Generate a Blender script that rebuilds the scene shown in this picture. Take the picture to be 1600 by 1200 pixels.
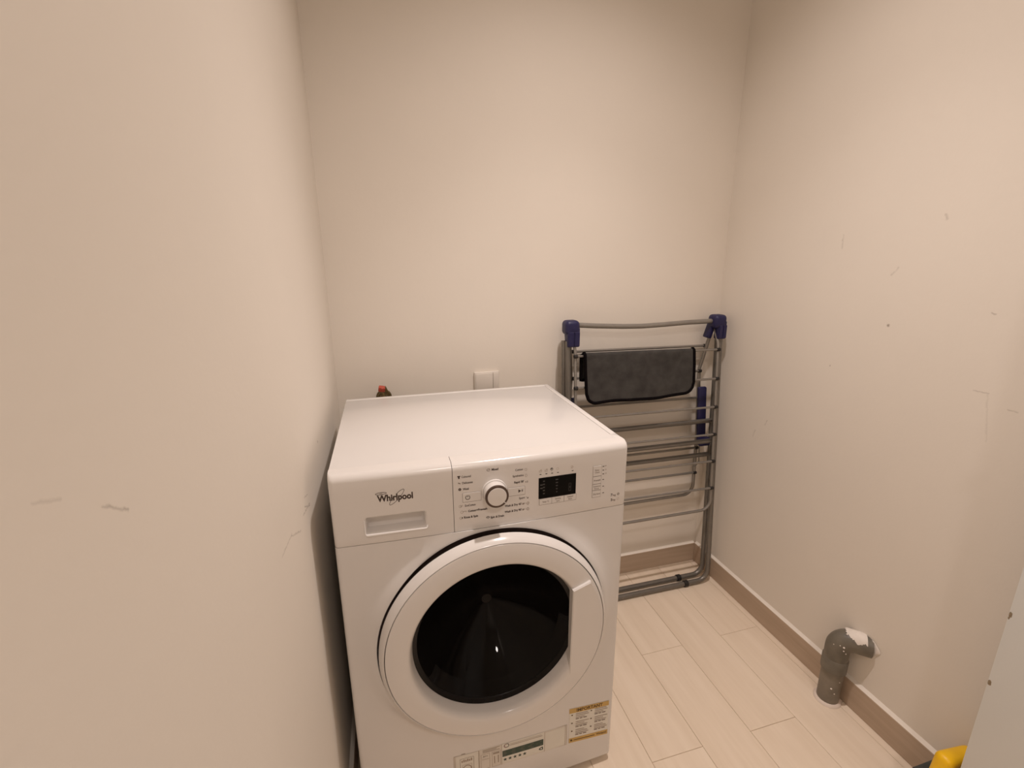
import bpy, bmesh, math, random
from math import sin, cos, pi, sqrt, radians, atan2, hypot
from mathutils import Vector, Matrix, Euler

for o in list(bpy.data.objects): bpy.data.objects.remove(o, do_unlink=True)
scene = bpy.context.scene
C = scene.collection
random.seed(4)

# ------------------------------------------------------------------ camera
F_PX, YAW, PITCH, ROLL = 720.276, 0.267728, 0.253996, 0.00596
CAM = Vector((0.11978, -0.80652, 1.23091))
def cam_axes():
    cy, sy, cp, sp = cos(YAW), sin(YAW), cos(PITCH), sin(PITCH)
    fwd = Vector((sy*cp, cy*cp, -sp)); right = Vector((cy, -sy, 0)); down = fwd.cross(right)
    cr, sr = cos(ROLL), sin(ROLL)
    return cr*right + sr*down, -sr*right + cr*down, fwd
r_, d_, f_ = cam_axes()
cd = bpy.data.cameras.new('camera'); cam = bpy.data.objects.new('camera', cd); C.objects.link(cam)
u_ = -d_; b_ = -f_
cam.matrix_world = Matrix(((r_.x, u_.x, b_.x, CAM.x), (r_.y, u_.y, b_.y, CAM.y), (r_.z, u_.z, b_.z, CAM.z), (0, 0, 0, 1)))
cd.sensor_width = 36; cd.lens = F_PX/1600*36; cd.clip_start = 0.01
scene.camera = cam

# ------------------------------------------------------------------ light and exposure
scene.view_settings.view_transform = 'Standard'
scene.view_settings.look = 'None'
scene.view_settings.gamma = 1
scene.view_settings.use_curve_mapping = False
scene.view_settings.exposure = 0.0
LIGHT_COL = (1.0, 0.885, 0.835)
CLOSET_LAMP, CLOSET_BEAM, CLOSET_POS = 31.0, 43.0, (0.67, -0.03, 2.425)
HALL_LAMP, HALL_POS = 7.4, (0.34, -1.62, 2.425)
world = bpy.data.worlds.new('world'); scene.world = world; world.use_nodes = True
bg = world.node_tree.nodes['Background']; bg.inputs[0].default_value = (1, 0.93, 0.87, 1); bg.inputs[1].default_value = 0.35
def spot(name, pos, power, radius, angle, blend):
    l = bpy.data.lights.new(name, 'SPOT'); l.energy = power; l.color = LIGHT_COL
    l.shadow_soft_size = radius; l.spot_size = radians(angle); l.spot_blend = blend
    o = bpy.data.objects.new(name, l); C.objects.link(o); o.location = pos
    return o
closet_light = spot('closet_downlight_spill', CLOSET_POS, CLOSET_LAMP, 0.03, 128, 1.0)
closet_beam = spot('closet_downlight_beam', CLOSET_POS, CLOSET_BEAM, 0.03, 85, 1.0)
_l = bpy.data.lights.new('hall_panel_light', 'AREA'); _l.shape = 'DISK'; _l.size = 0.16; _l.energy = HALL_LAMP; _l.color = LIGHT_COL
hall_light = bpy.data.objects.new('hall_panel_light', _l); C.objects.link(hall_light); hall_light.location = HALL_POS

# ------------------------------------------------------------------ materials
def lin(c):
    return tuple(((v/255)/12.92 if v/255 <= 0.04045 else ((v/255+0.055)/1.055)**2.4) for v in c)
def mat(name, col, rough=0.5, metal=0.0, noise=0.0, nscale=40.0, bump=0.0, bscale=200.0, coat=0.0, spec=0.5):
    m = bpy.data.materials.new(name); m.use_nodes = True
    nt = m.node_tree; b = nt.nodes['Principled BSDF']
    b.inputs['Base Color'].default_value = (*col, 1); b.inputs['Roughness'].default_value = rough
    b.inputs['Metallic'].default_value = metal; b.inputs['Specular IOR Level'].default_value = spec
    b.inputs['Coat Weight'].default_value = coat
    tc = nt.nodes.new('ShaderNodeTexCoord')
    if noise:
        n = nt.nodes.new('ShaderNodeTexNoise'); n.inputs['Scale'].default_value = nscale; n.inputs['Detail'].default_value = 5
        nt.links.new(tc.outputs['Object'], n.inputs['Vector'])
        r = nt.nodes.new('ShaderNodeValToRGB')
        r.color_ramp.elements[0].position = 0.3; r.color_ramp.elements[1].position = 0.7
        r.color_ramp.elements[0].color = (*[c*(1-noise) for c in col], 1)
        r.color_ramp.elements[1].color = (*[min(1, c*(1+noise)) for c in col], 1)
        nt.links.new(n.outputs['Fac'], r.inputs['Fac']); nt.links.new(r.outputs['Color'], b.inputs['Base Color'])
    if bump:
        n2 = nt.nodes.new('ShaderNodeTexNoise'); n2.inputs['Scale'].default_value = bscale; n2.inputs['Detail'].default_value = 3
        nt.links.new(tc.outputs['Object'], n2.inputs['Vector'])
        bp = nt.nodes.new('ShaderNodeBump'); bp.inputs['Strength'].default_value = bump; bp.inputs['Distance'].default_value = 0.002
        nt.links.new(n2.outputs['Fac'], bp.inputs['Height']); nt.links.new(bp.outputs['Normal'], b.inputs['Normal'])
    return m

WALL_COL = (0.85, 0.785, 0.70)
def wall_mat(name, axis, scuffs):
    """Painted plaster; scuffs = (y0,z0,y1,z1,width,strength) drawn as worn marks on the paint."""
    m = mat(name, WALL_COL, 0.75, noise=0.012, nscale=3.0, bump=0.12, bscale=90, spec=0.3)
    nt = m.node_tree; b = nt.nodes['Principled BSDF']; L = nt.links
    src = b.inputs['Base Color'].links[0].from_socket
    geo = nt.nodes.new('ShaderNodeNewGeometry')
    sep = nt.nodes.new('ShaderNodeSeparateXYZ'); L.new(geo.outputs['Position'], sep.inputs[0])
    nz = nt.nodes.new('ShaderNodeTexNoise'); nz.inputs['Scale'].default_value = 110; nz.inputs['Detail'].default_value = 4
    L.new(geo.outputs['Position'], nz.inputs['Vector'])
    def M(op, a, c, clamp=False):
        n = nt.nodes.new('ShaderNodeMath'); n.operation = op; n.use_clamp = clamp
        for i, v in enumerate((a, c)):
            if v is None: continue
            if isinstance(v, (int, float)): n.inputs[i].default_value = v
            else: L.new(v, n.inputs[i])
        return n.outputs[0]
    y, z = sep.outputs[axis], sep.outputs[2]
    wob = M('MULTIPLY', M('SUBTRACT', nz.outputs['Fac'], 0.5), 0.006)
    total = None
    for (y0, z0, y1, z1, w, s) in scuffs:
        ln = hypot(y1-y0, z1-z0); dy, dz = (y1-y0)/ln, (z1-z0)/ln
        ay, az = M('SUBTRACT', y, y0), M('SUBTRACT', z, z0)
        t = M('ADD', M('MULTIPLY', ay, dy), M('MULTIPLY', az, dz))
        q = M('ADD', M('SUBTRACT', M('MULTIPLY', ay, dz), M('MULTIPLY', az, dy)), wob)
        e = M('SUBTRACT', t, M('MINIMUM', M('MAXIMUM', t, 0.0), ln))
        d = M('SQRT', M('ADD', M('MULTIPLY', q, q), M('MULTIPLY', e, e)), None)
        k = M('MULTIPLY', M('SUBTRACT', 1.0, M('DIVIDE', d, w), True), s)
        k = M('MULTIPLY', k, M('MULTIPLY', nz.outputs['Fac'], 1.9), True)
        total = k if total is None else M('MAXIMUM', total, k)
    if total is not None:
        mx = nt.nodes.new('ShaderNodeMixRGB'); L.new(total, mx.inputs[0]); L.new(src, mx.inputs[1])
        mx.inputs[2].default_value = (0.22, 0.17, 0.13, 1)
        L.new(mx.outputs[0], b.inputs['Base Color'])
    return m

def wood_mat(name, c0, c1, axis_scale, rough):
    m = mat(name, c0, rough, spec=0.4)
    nt = m.node_tree; b = nt.nodes['Principled BSDF']; L = nt.links
    geo = nt.nodes.new('ShaderNodeNewGeometry'); oi = nt.nodes.new('ShaderNodeObjectInfo')
    mp = nt.nodes.new('ShaderNodeMapping'); mp.inputs['Scale'].default_value = axis_scale
    cb = nt.nodes.new('ShaderNodeCombineXYZ'); mu = nt.nodes.new('ShaderNodeMath'); mu.operation = 'MULTIPLY'; mu.inputs[1].default_value = 37
    L.new(oi.outputs['Random'], mu.inputs[0]); L.new(mu.outputs[0], cb.inputs[0]); L.new(mu.outputs[0], cb.inputs[1]); L.new(mu.outputs[0], cb.inputs[2])
    L.new(geo.outputs['Position'], mp.inputs['Vector']); L.new(cb.outputs[0], mp.inputs['Location'])
    n = nt.nodes.new('ShaderNodeTexNoise'); n.inputs['Scale'].default_value = 1; n.inputs['Detail'].default_value = 7; n.inputs['Roughness'].default_value = 0.65
    L.new(mp.outputs[0], n.inputs['Vector'])
    r = nt.nodes.new('ShaderNodeValToRGB'); r.color_ramp.elements[0].position = 0.3; r.color_ramp.elements[1].position = 0.62
    r.color_ramp.elements[0].color = (*c1, 1); r.color_ramp.elements[1].color = (*c0, 1)
    L.new(n.outputs['Fac'], r.inputs['Fac']); L.new(r.outputs[0], b.inputs['Base Color'])
    bp = nt.nodes.new('ShaderNodeBump'); bp.inputs['Strength'].default_value = 0.08; bp.inputs['Distance'].default_value = 0.002
    L.new(n.outputs['Fac'], bp.inputs['Height']); L.new(bp.outputs[0], b.inputs['Normal'])
    return m

M_white = mat('white_enamel', (0.775, 0.745, 0.72), 0.2, noise=0.008, nscale=9, spec=0.5)
M_plastic = mat('white_plastic', (0.80, 0.765, 0.735), 0.17, noise=0.008, nscale=9, spec=0.5)
M_dark = mat('brown_grey_gap_shade', (0.125, 0.085, 0.075), 0.7, noise=0.1)  # shade of the gap around the door, put in as a dark colour
M_seam = mat('seam_shadow_gap', (0.10, 0.08, 0.065), 0.8, noise=0.1)
M_glass = mat('black_door_glass', (0.006, 0.005, 0.0045), 0.03, noise=0.05, spec=0.12)
M_rim = mat('black_rim', (0.006, 0.005, 0.005), 0.25, noise=0.05, spec=0.2)
M_knobring = mat('dark_brown_ring', (0.10, 0.066, 0.05), 0.35, 0.2, noise=0.1)
M_ink = mat('dark_print', (0.055, 0.035, 0.028), 0.6, noise=0.05)
M_inkgrey = mat('grey_print', (0.22, 0.165, 0.13), 0.6, noise=0.05)
M_inkpale = mat('pale_print', (0.38, 0.30, 0.235), 0.6, noise=0.05)
M_disp = mat('black_display', (0.003, 0.003, 0.003), 0.3, noise=0.05, spec=0.12)
M_digit = mat('grey_display_print', (0.055, 0.052, 0.05), 0.5, noise=0.05)
M_paper = mat('label_paper', (0.80, 0.77, 0.70), 0.6, noise=0.02)
M_frost = mat('pale_label', (0.74, 0.69, 0.62), 0.5, noise=0.02)
M_gold = mat('gold_label_band', (0.62, 0.40, 0.12), 0.5, noise=0.06)
M_brownink = mat('brown_label_print', (0.11, 0.055, 0.012), 0.6, noise=0.05)
M_green = mat('green_label_band', (0.035, 0.065, 0.045), 0.5, noise=0.15, nscale=300)
M_red = mat('red_print', (0.36, 0.05, 0.04), 0.5, noise=0.05)
M_metal = mat('grey_coated_tube', (0.29, 0.27, 0.245), 0.38, 0.5, noise=0.05, nscale=30)
M_metaldark = mat('dark_steel_tube', (0.20, 0.185, 0.165), 0.36, 0.5, noise=0.06, nscale=30)
M_blue = mat('navy_plastic', (0.014, 0.013, 0.068), 0.45, noise=0.08)
M_black = mat('black_rubber', (0.015, 0.013, 0.013), 0.6, noise=0.1)
M_cloth = mat('charcoal_microfibre', (0.062, 0.058, 0.054), 0.95, noise=0.22, nscale=28, bump=0.6, bscale=600, spec=0.15)
M_hem = mat('black_hem', (0.005, 0.0035, 0.004), 0.95, noise=0.1, bump=0.3, spec=0.08)
M_pvc = mat('grey_pvc', (0.225, 0.195, 0.155), 0.45, noise=0.16, nscale=25, bump=0.15, bscale=80)
M_pvcdark = mat('dark_grey_pvc', (0.165, 0.145, 0.113), 0.42, noise=0.2, nscale=30, bump=0.15, bscale=80)
M_plaster = mat('white_plaster', (0.82, 0.75, 0.68), 0.8, noise=0.06, nscale=50, bump=0.5, bscale=120)
M_sealant = mat('pink_white_sealant', (0.80, 0.69, 0.60), 0.6, noise=0.04)
M_caulk = mat('cream_caulk', (0.87, 0.80, 0.71), 0.7, noise=0.03)
M_socket = mat('white_switch_plastic', (0.76, 0.70, 0.63), 0.35, noise=0.01)
M_redtap = mat('red_tap_plastic', (0.50, 0.085, 0.05), 0.4, noise=0.08, nscale=200)
M_brass = mat('dull_brass', (0.17, 0.125, 0.06), 0.4, 0.8, noise=0.15, nscale=150)
M_door = mat('pale_grey_door_paint', (0.80, 0.815, 0.80), 0.5, noise=0.012, nscale=5, bump=0.05)
M_chip = mat('bare_chipped_wood', (0.30, 0.23, 0.15), 0.8, noise=0.3, nscale=300)
M_yellow = mat('yellow_plastic', (0.98, 0.56, 0.006), 0.4, noise=0.06, nscale=30)
M_bristle = mat('dark_grey_bristle', (0.05, 0.055, 0.05), 0.8, noise=0.2)
M_ceiling = mat('ceiling_paint', (0.88, 0.84, 0.78), 0.85, noise=0.01)
M_grout = mat('floor_grout', (0.62, 0.50, 0.385), 0.9, noise=0.05)
M_floor = wood_mat('pale_wood_tile', (0.90, 0.765, 0.615), (0.815, 0.675, 0.525), (22, 1.6, 1), 0.42)
M_skirt = wood_mat('taupe_wood_skirting', (0.54, 0.415, 0.31), (0.46, 0.345, 0.25), (3, 3, 60), 0.5)
M_lampglow = bpy.data.materials.new('lamp_glow'); M_lampglow.use_nodes = True
_b = M_lampglow.node_tree.nodes['Principled BSDF']; _b.inputs['Emission Color'].default_value = (1, .86, .72, 1); _b.inputs['Emission Strength'].default_value = 3

# ------------------------------------------------------------------ mesh helpers
def link(name, me, parent=None, loc=None):
    o = bpy.data.objects.new(name, me); C.objects.link(o)
    if parent is not None: o.parent = parent
    if loc is not None: o.location = loc
    return o
def tag(o, label=None, cat=None, group=None, kind=None):
    for k, v in (('label', label), ('category', cat), ('group', group), ('kind', kind)):
        if v: o[k] = v
    return o
class MB:
    """Collects vertices and faces; build() links them as one mesh. Geometry is given in world space."""
    def __init__(s): s.v = []; s.f = []; s.m = []; s.mats = []
    def mi(s, m):
        if m not in s.mats: s.mats.append(m)
        return s.mats.index(m)
    def add(s, verts, faces, m):
        b = len(s.v); i = s.mi(m); s.v += [tuple(p) for p in verts]
        for f in faces: s.f.append([b+k for k in f]); s.m.append(i)
    def bm(s, bm, m, M4=None):
        bm.verts.index_update()
        s.add([(M4 @ v.co) if M4 else v.co.copy() for v in bm.verts], [[v.index for v in f.verts] for f in bm.faces], m); bm.free()
    def box(s, lo, hi, m, bev=0.0, seg=2, M4=None):
        bm = bmesh.new(); bmesh.ops.create_cube(bm, size=1)
        for v in bm.verts:
            v.co = Vector([lo[i] + (v.co[i]+.5)*(hi[i]-lo[i]) for i in range(3)])
        if bev: bmesh.ops.bevel(bm, geom=list(bm.edges), offset=bev, segments=seg, profile=0.5, affect='EDGES')
        s.bm(bm, m, M4)
    def lathe(s, prof, m, origin, axis='Z', seg=32, closed=False):
        """prof: (radius, height) pairs; revolved about axis through origin."""
        o = Vector(origin); vs = []; fs = []; n = len(prof)
        for k in range(seg):
            a = 2*pi*k/seg
            for r, h in prof:
                if axis == 'Z': vs.append(o + Vector((r*cos(a), r*sin(a), h)))
                elif axis == 'Y': vs.append(o + Vector((r*cos(a), h, r*sin(a))))
                else: vs.append(o + Vector((h, r*cos(a), r*sin(a))))
        for k in range(seg):
            k2 = (k+1) % seg
            for j in range(n-1 if not closed else n):
                j2 = (j+1) % n
                fs.append((k*n+j, k2*n+j, k2*n+j2, k*n+j2))
        s.add(vs, fs, m)
    def tube(s, pts, r, m, seg=10, cap=True, closed=False):
        pts = [Vector(p) for p in pts]; n = len(pts); rr = r if isinstance(r, (list, tuple)) else [r]*n
        vs = []; fs = []
        def tan(i):
            if closed: return (pts[(i+1) % n]-pts[i-1]).normalized()
            if i == 0: return (pts[1]-pts[0]).normalized()
            if i == n-1: return (pts[-1]-pts[-2]).normalized()
            return ((pts[i+1]-pts[i]).normalized()+(pts[i]-pts[i-1]).normalized()).normalized()
        t = tan(0); up = Vector((0, 0, 1)) if abs(t.z) < .9 else Vector((0, 1, 0))
        u = t.cross(up).normalized()
        for i in range(n):
            t = tan(i); u = (u - t*u.dot(t)).normalized(); w = t.cross(u)
            for k in range(seg):
                a = 2*pi*k/seg; vs.append(pts[i] + (u*cos(a)+w*sin(a))*rr[i])
        for i in range(n if closed else n-1):
            j = (i+1) % n
            for k in range(seg):
                k2 = (k+1) % seg
                fs.append((i*seg+k, i*seg+k2, j*seg+k2, j*seg+k))
        if cap and not closed:
            fs.append(list(range(seg))[::-1]); fs.append([(n-1)*seg+k for k in range(seg)])
        s.add(vs, fs, m)
    def prism(s, poly, depth_vec, m):
        n = len(poly); d = Vector(depth_vec)
        vs = [Vector(p) for p in poly] + [Vector(p)+d for p in poly]
        fs = [list(range(n)), list(range(2*n-1, n-1, -1))] + [(i, n+i, n+(i+1) % n, (i+1) % n) for i in range(n)]
        s.add(vs, fs, m)
    def build(s, name, parent=None, origin=(0, 0, 0), smooth=35, fix=True):
        o = Vector(origin); me = bpy.data.meshes.new(name)
        me.from_pydata([tuple(Vector(p)-o) for p in s.v], [], s.f)
        for m in s.mats: me.materials.append(m)
        me.polygons.foreach_set('material_index', s.m)
        if fix:
            bm = bmesh.new(); bm.from_mesh(me); bmesh.ops.recalc_face_normals(bm, faces=bm.faces); bm.to_mesh(me); bm.free()
        if smooth:
            me.polygons.foreach_set('use_smooth', [True]*len(me.polygons)); me.set_sharp_from_angle(angle=radians(smooth))
        me.update()
        ob = bpy.data.objects.new(name, me); C.objects.link(ob)
        if parent is not None:
            ob.parent = parent
            ob.location = o - ROOT.get(parent.name, Vector((0, 0, 0)))
            ROOT[ob.name] = o
        else: ob.location = o; ROOT[ob.name] = o
        return ob
ROOT = {}
def empty(name, loc, label, cat, group=None):
    o = bpy.data.objects.new(name, None); C.objects.link(o); o.location = loc; o.empty_display_size = 0.05
    ROOT[o.name] = Vector(loc); tag(o, label, cat, group); return o
def fillet(pts, rad, n=6):
    """Polyline with rounded corners (rad may be a list)."""
    pts = [Vector(p) for p in pts]; out = [pts[0]]
    for i in range(1, len(pts)-1):
        r = rad[i-1] if isinstance(rad, (list, tuple)) else rad
        a = (pts[i-1]-pts[i]).normalized(); b = (pts[i+1]-pts[i]).normalized()
        ang = a.angle(b)
        if r <= 0 or ang > 3.05: out.append(pts[i]); continue
        d = min(r/math.tan(ang/2), (pts[i-1]-pts[i]).length*.49, (pts[i+1]-pts[i]).length*.49); rr = d*math.tan(ang/2)
        c = pts[i] + (a+b).normalized()*(rr/sin(ang/2)); p0 = pts[i]+a*d-c; p1 = pts[i]+b*d-c
        for k in range(n+1):
            w = k/n; th = p0.angle(p1)
            out.append(c + (p0*sin((1-w)*th)+p1*sin(w*th))/sin(th))
    return out + [pts[-1]]

# ------------------------------------------------------------------ room shell
XL, XR, YB, YF, ZC = -0.0371, 1.3286, 0.6613, -2.3, 2.45
T = 0.08
scuff_L = [(-.5263, 1.1039, -.5049, 1.0894, .0016, .38), (-.5713, 1.1298, -.5543, 1.1228, .0013, .22),
           (-.0365, .8213, .0292, .8091, .0022, .45), (-.018, .8269, .0263, .8054, .002, .5), (-.012, .841, .018, .832, .002, .35),
           (-.1356, .8424, -.0707, .8115, .002, .35), (-.1976, .8495, -.1304, .8423, .002, .3), (.1907, .8678, .193, .866, .004, .5)]
scuff_R = [(-.0227, 1.3319, -.0271, 1.3222, .004, .28), (.0517, 1.0789, .0515, 1.077, .004, .9), (.2126, 1.3026, .2098, 1.2677, .003, .22),
           (.0545, 1.218, .0675, 1.1997, .003, .22), (-.1488, .9629, -.1756, .963, .002, .3), (-.1735, .9624, -.192, .8619, .0025, .12),
           (-.1469, 1.1281, -.1536, 1.1261, .0025, .4), (.4208, .6706, .4282, .6443, .003, .22), (.3756, .7207, .3835, .7022, .003, .22),
           (.1871, .948, .1869, .9475, .003, .5), (-.2122, .9391, -.2278, .9372, .002, .3)]
def wall(name, lo, hi, m):
    b = MB(); b.box(lo, hi, m); o = b.build(name, smooth=0); tag(o, kind='structure'); return o
M_wallL = wall_mat('cream_wall_paint_left', 1, scuff_L); M_wallR = wall_mat('cream_wall_paint_right', 1, scuff_R)
M_wallB = wall_mat('cream_wall_paint', 0, [])
wall('wall_left', (XL-T, YF-T, 0), (XL, YB+T, ZC), M_wallL)
wall('wall_right', (XR, YF-T, 0), (XR+T, YB+T, ZC), M_wallR)
wall('wall_back', (XL, YB, 0), (XR, YB+T, ZC), M_wallB)
wall('wall_front', (XL, YF-T, 0), (XR, YF, ZC), M_wallB)
wall('ceiling', (XL-T, YF-T, ZC), (XR+T, YB+T, ZC+T), M_ceiling)
floor = wall('floor', (XL-T, YF-T, -0.06), (XR+T, YB+T, -0.0022), M_grout)
def floor_tile(x0, x1, y0, y1):
    b = MB(); g = .0005; bm = bmesh.new(); bmesh.ops.create_cube(bm, size=1)
    lo, hi = (x0+g, y0+g, -0.0021), (x1-g, y1-g, 0.0)
    for v in bm.verts: v.co = Vector([lo[i]+(v.co[i]+.5)*(hi[i]-lo[i]) for i in range(3)])
    top = [e for e in bm.edges if all(v.co.z > -0.001 for v in e.verts)]
    bmesh.ops.bevel(bm, geom=top, offset=0.0006, segments=1, affect='EDGES')
    b.bm(bm, M_floor); return b.build('floor_tile', floor, ((x0+x1)/2, (y0+y1)/2, 0), smooth=0)
edges = [XL, 0.094, 0.2445, 0.395, 0.5455, 0.6955, 0.846, 0.9965, 1.147, 1.2975, XR]
for i in range(len(edges)-1):
    start = -0.037 if i % 2 == 1 else 0.267      # column .6955-.846 is i=5
    ys = [start + k*0.608 for k in range(-6, 3)]
    ys = sorted([YF] + [y for y in ys if YF+.01 < y < YB-.01] + [YB])
    for a, b2 in zip(ys[:-1], ys[1:]): floor_tile(edges[i], edges[i+1], a, b2)
HS, TS = 0.0824, 0.010
def baseboard(name, lo, hi, caulk):
    b = MB(); b.box(lo, hi, M_skirt, 0.0012, 1); o = b.build(name, smooth=0); tag(o, kind='structure')
    c = MB(); vs = caulk; c.add(vs, [(0, 1, 2), (5, 4, 3), (0, 3, 4, 1), (1, 4, 5, 2), (2, 5, 3, 0)], M_caulk)
    c.build('caulk_line', o, smooth=0); return o
baseboard('baseboard_right', (XR-TS, YF, 0), (XR, YB, HS), [(XR-TS+.001, YF, HS), (XR, YF, HS), (XR, YF, HS+.007), (XR-TS+.001, YB-TS, HS), (XR, YB-TS, HS), (XR, YB-TS, HS+.007)])
baseboard('baseboard_back', (XL, YB-TS, 0), (XR-TS, YB, HS), [(XL, YB-TS+.001, HS), (XL, YB, HS), (XL, YB, HS+.006), (XR-TS, YB-TS+.001, HS), (XR-TS, YB, HS), (XR-TS, YB, HS+.006)])
baseboard('baseboard_left', (XL, YF, 0), (XL+TS, YB-TS, HS), [(XL+TS-.001, YF, HS), (XL, YF, HS), (XL, YF, HS+.006), (XL+TS-.001, YB-TS, HS), (XL, YB-TS, HS), (XL, YB-TS, HS+.006)])

# recessed downlights that hold the two lamps
def downlight(pos, label):
    e = empty('downlight', (pos[0], pos[1], ZC), label, 'light')
    b = MB(); b.lathe([(.040, -.001), (.055, -.001), (.055, -.006), (.050, -.009), (.042, -.007), (.040, -.001)], M_socket, (pos[0], pos[1], ZC)); b.build('trim_ring', e, (pos[0], pos[1], ZC))
    b = MB(); b.lathe([(.0001, -.0015), (.038, -.0015), (.038, -.0005), (.0001, -.0005)], M_lampglow, (pos[0], pos[1], ZC)); b.build('lens', e, (pos[0], pos[1], ZC))
downlight(CLOSET_POS, 'round white downlight in the ceiling above the washing machine')
hp = empty('ceiling_light', (HALL_POS[0], HALL_POS[1], ZC), 'round white panel light on the ceiling behind the camera position', 'light')
b = MB(); b.lathe([(.085, -.001), (.105, -.001), (.105, -.018), (.095, -.020), (.085, -.018)], M_socket, (HALL_POS[0], HALL_POS[1], ZC), 'Z', 48, True); b.build('trim_ring', hp, (HALL_POS[0], HALL_POS[1], ZC))
b = MB(); b.lathe([(.0001, -.012), (.085, -.012), (.085, -.002), (.0001, -.002)], M_lampglow, (HALL_POS[0], HALL_POS[1], ZC), 'Z', 48); b.build('lens', hp, (HALL_POS[0], HALL_POS[1], ZC))

# ------------------------------------------------------------------ door at the right edge of the picture
DX0, DX1, DYE = 1.222, 1.250, -0.345
def build_door():
    b = MB(); b.box((DX0, DYE-0.78, 0.008), (DX1, DYE, 2.03), M_door, 0.0015, 2)
    d = b.build('door_1', origin=(DX1, DYE-.78, 0), smooth=30); tag(d, 'pale grey door leaf standing open along the right wall', kind='structure')
    b = MB(); y, z = DYE-0.06, 1.02
    b.lathe([(.0001, 0), (.026, 0), (.026, -.008), (.010, -.009), (.010, -.045), (.0001, -.045)], M_metal, (DX0, y, z), 'X', 20)
    b.tube([(DX0-.045, y, z), (DX0-.045, y-.03, z), (DX0-.045, y-.115, z)], .009, M_metal)
    b.build('door_handle', d, (DX0, y, z))
    for z in (.25, 1.02, 1.8):
        b = MB(); b.tube([(DX1+.004, DYE-.782, z-.04), (DX1+.004, DYE-.782, z+.04)], .006, M_metal); b.build('hinge', d, (DX1, DYE-.78, z))
build_door()
for z, w, h in ((.583, .006, .016), (.575, .004, .008), (.424, .007, .017)):      # paint chipped off the leading edge
    b = MB(); rnd = random.Random(int(z*1000)); n = 9
    rim = [(DYE-.0006-w*(.5+.5*cos(2*pi*k/n))*rnd.uniform(.5, 1), z+h*.5*sin(2*pi*k/n)*rnd.uniform(.6, 1)) for k in range(n)]
    b.add([(DX0-.0001, y, zz) for y, zz in rim]+[(DX0-.0005, DYE-.0006-w*.5, z)], [(k, (k+1) % n, n) for k in range(n)], M_chip)
    b.build('paint_chip', bpy.data.objects['door_1'], (DX0, DYE, z), smooth=0)

# ------------------------------------------------------------------ washing machine
W, D, ZT = 0.595, 0.509, 0.868
def bow(x): return -.008*(1-((min(max(x, 0), W)-.2975)/.2975)**2)
RE = 0.009
def edge(x):
    e = 0
    if x < RE: e = RE-sqrt(max(0, RE*RE-(RE-x)**2))
    elif x > W-RE: e = RE-sqrt(max(0, RE*RE-(x-(W-RE))**2))
    return e
def ysurf(x): return bow(x)+edge(x)
wm = empty('washing_machine', (W/2, D/2, 0), 'white front-loading washing machine with a black round glass door against the left wall', 'washing machine')

b = MB(); bm = bmesh.new(); bmesh.ops.create_cube(bm, size=1)
for v in bm.verts: v.co = Vector((v.co.x*W+W/2, RE+(v.co.y+.5)*(D-RE), .016+(v.co.z+.5)*.850))
bmesh.ops.bevel(bm, geom=list(bm.edges), offset=.003, segments=2, affect='EDGES')
bmesh.ops.delete(bm, geom=[f for f in bm.faces if f.normal.y < -.95], context='FACES')   # open towards the front panel
b.bm(bm, M_white); b.build('cabinet', wm, (W/2, D/2, .44), fix=False)
for x in (.05, W-.05):
    for y in (.05, D-.05):
        b = MB(); b.lathe([(.0001, 0), (.022, 0), (.022, .006), (.012, .008), (.012, .02), (.0001, .02)], M_black, (x, y, 0), 'Z', 16); b.build('foot', wm, (x, y, 0))
# worktop: main sheet, raised rim strip along the right and back, engraved line between them
b = MB()
b.box((0.0, 0.034, 0.864), (0.5797, 0.4905, ZT), M_white, 0.0015, 2)
b.box((0.579, 0.034, 0.8645), (W, 0.0577, ZT), M_white, 0.0015, 2)
b.build('worktop', wm, (W/2, .26, ZT))
b = MB()
b.box((0.5810, 0.0577, 0.864), (W, D, ZT), M_white, 0.0015, 2)
b.box((0.0, 0.4918, 0.864), (0.5815, D, ZT), M_white, 0.0015, 2)
b.build('worktop_rim', wm, (W, D, ZT))

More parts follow.
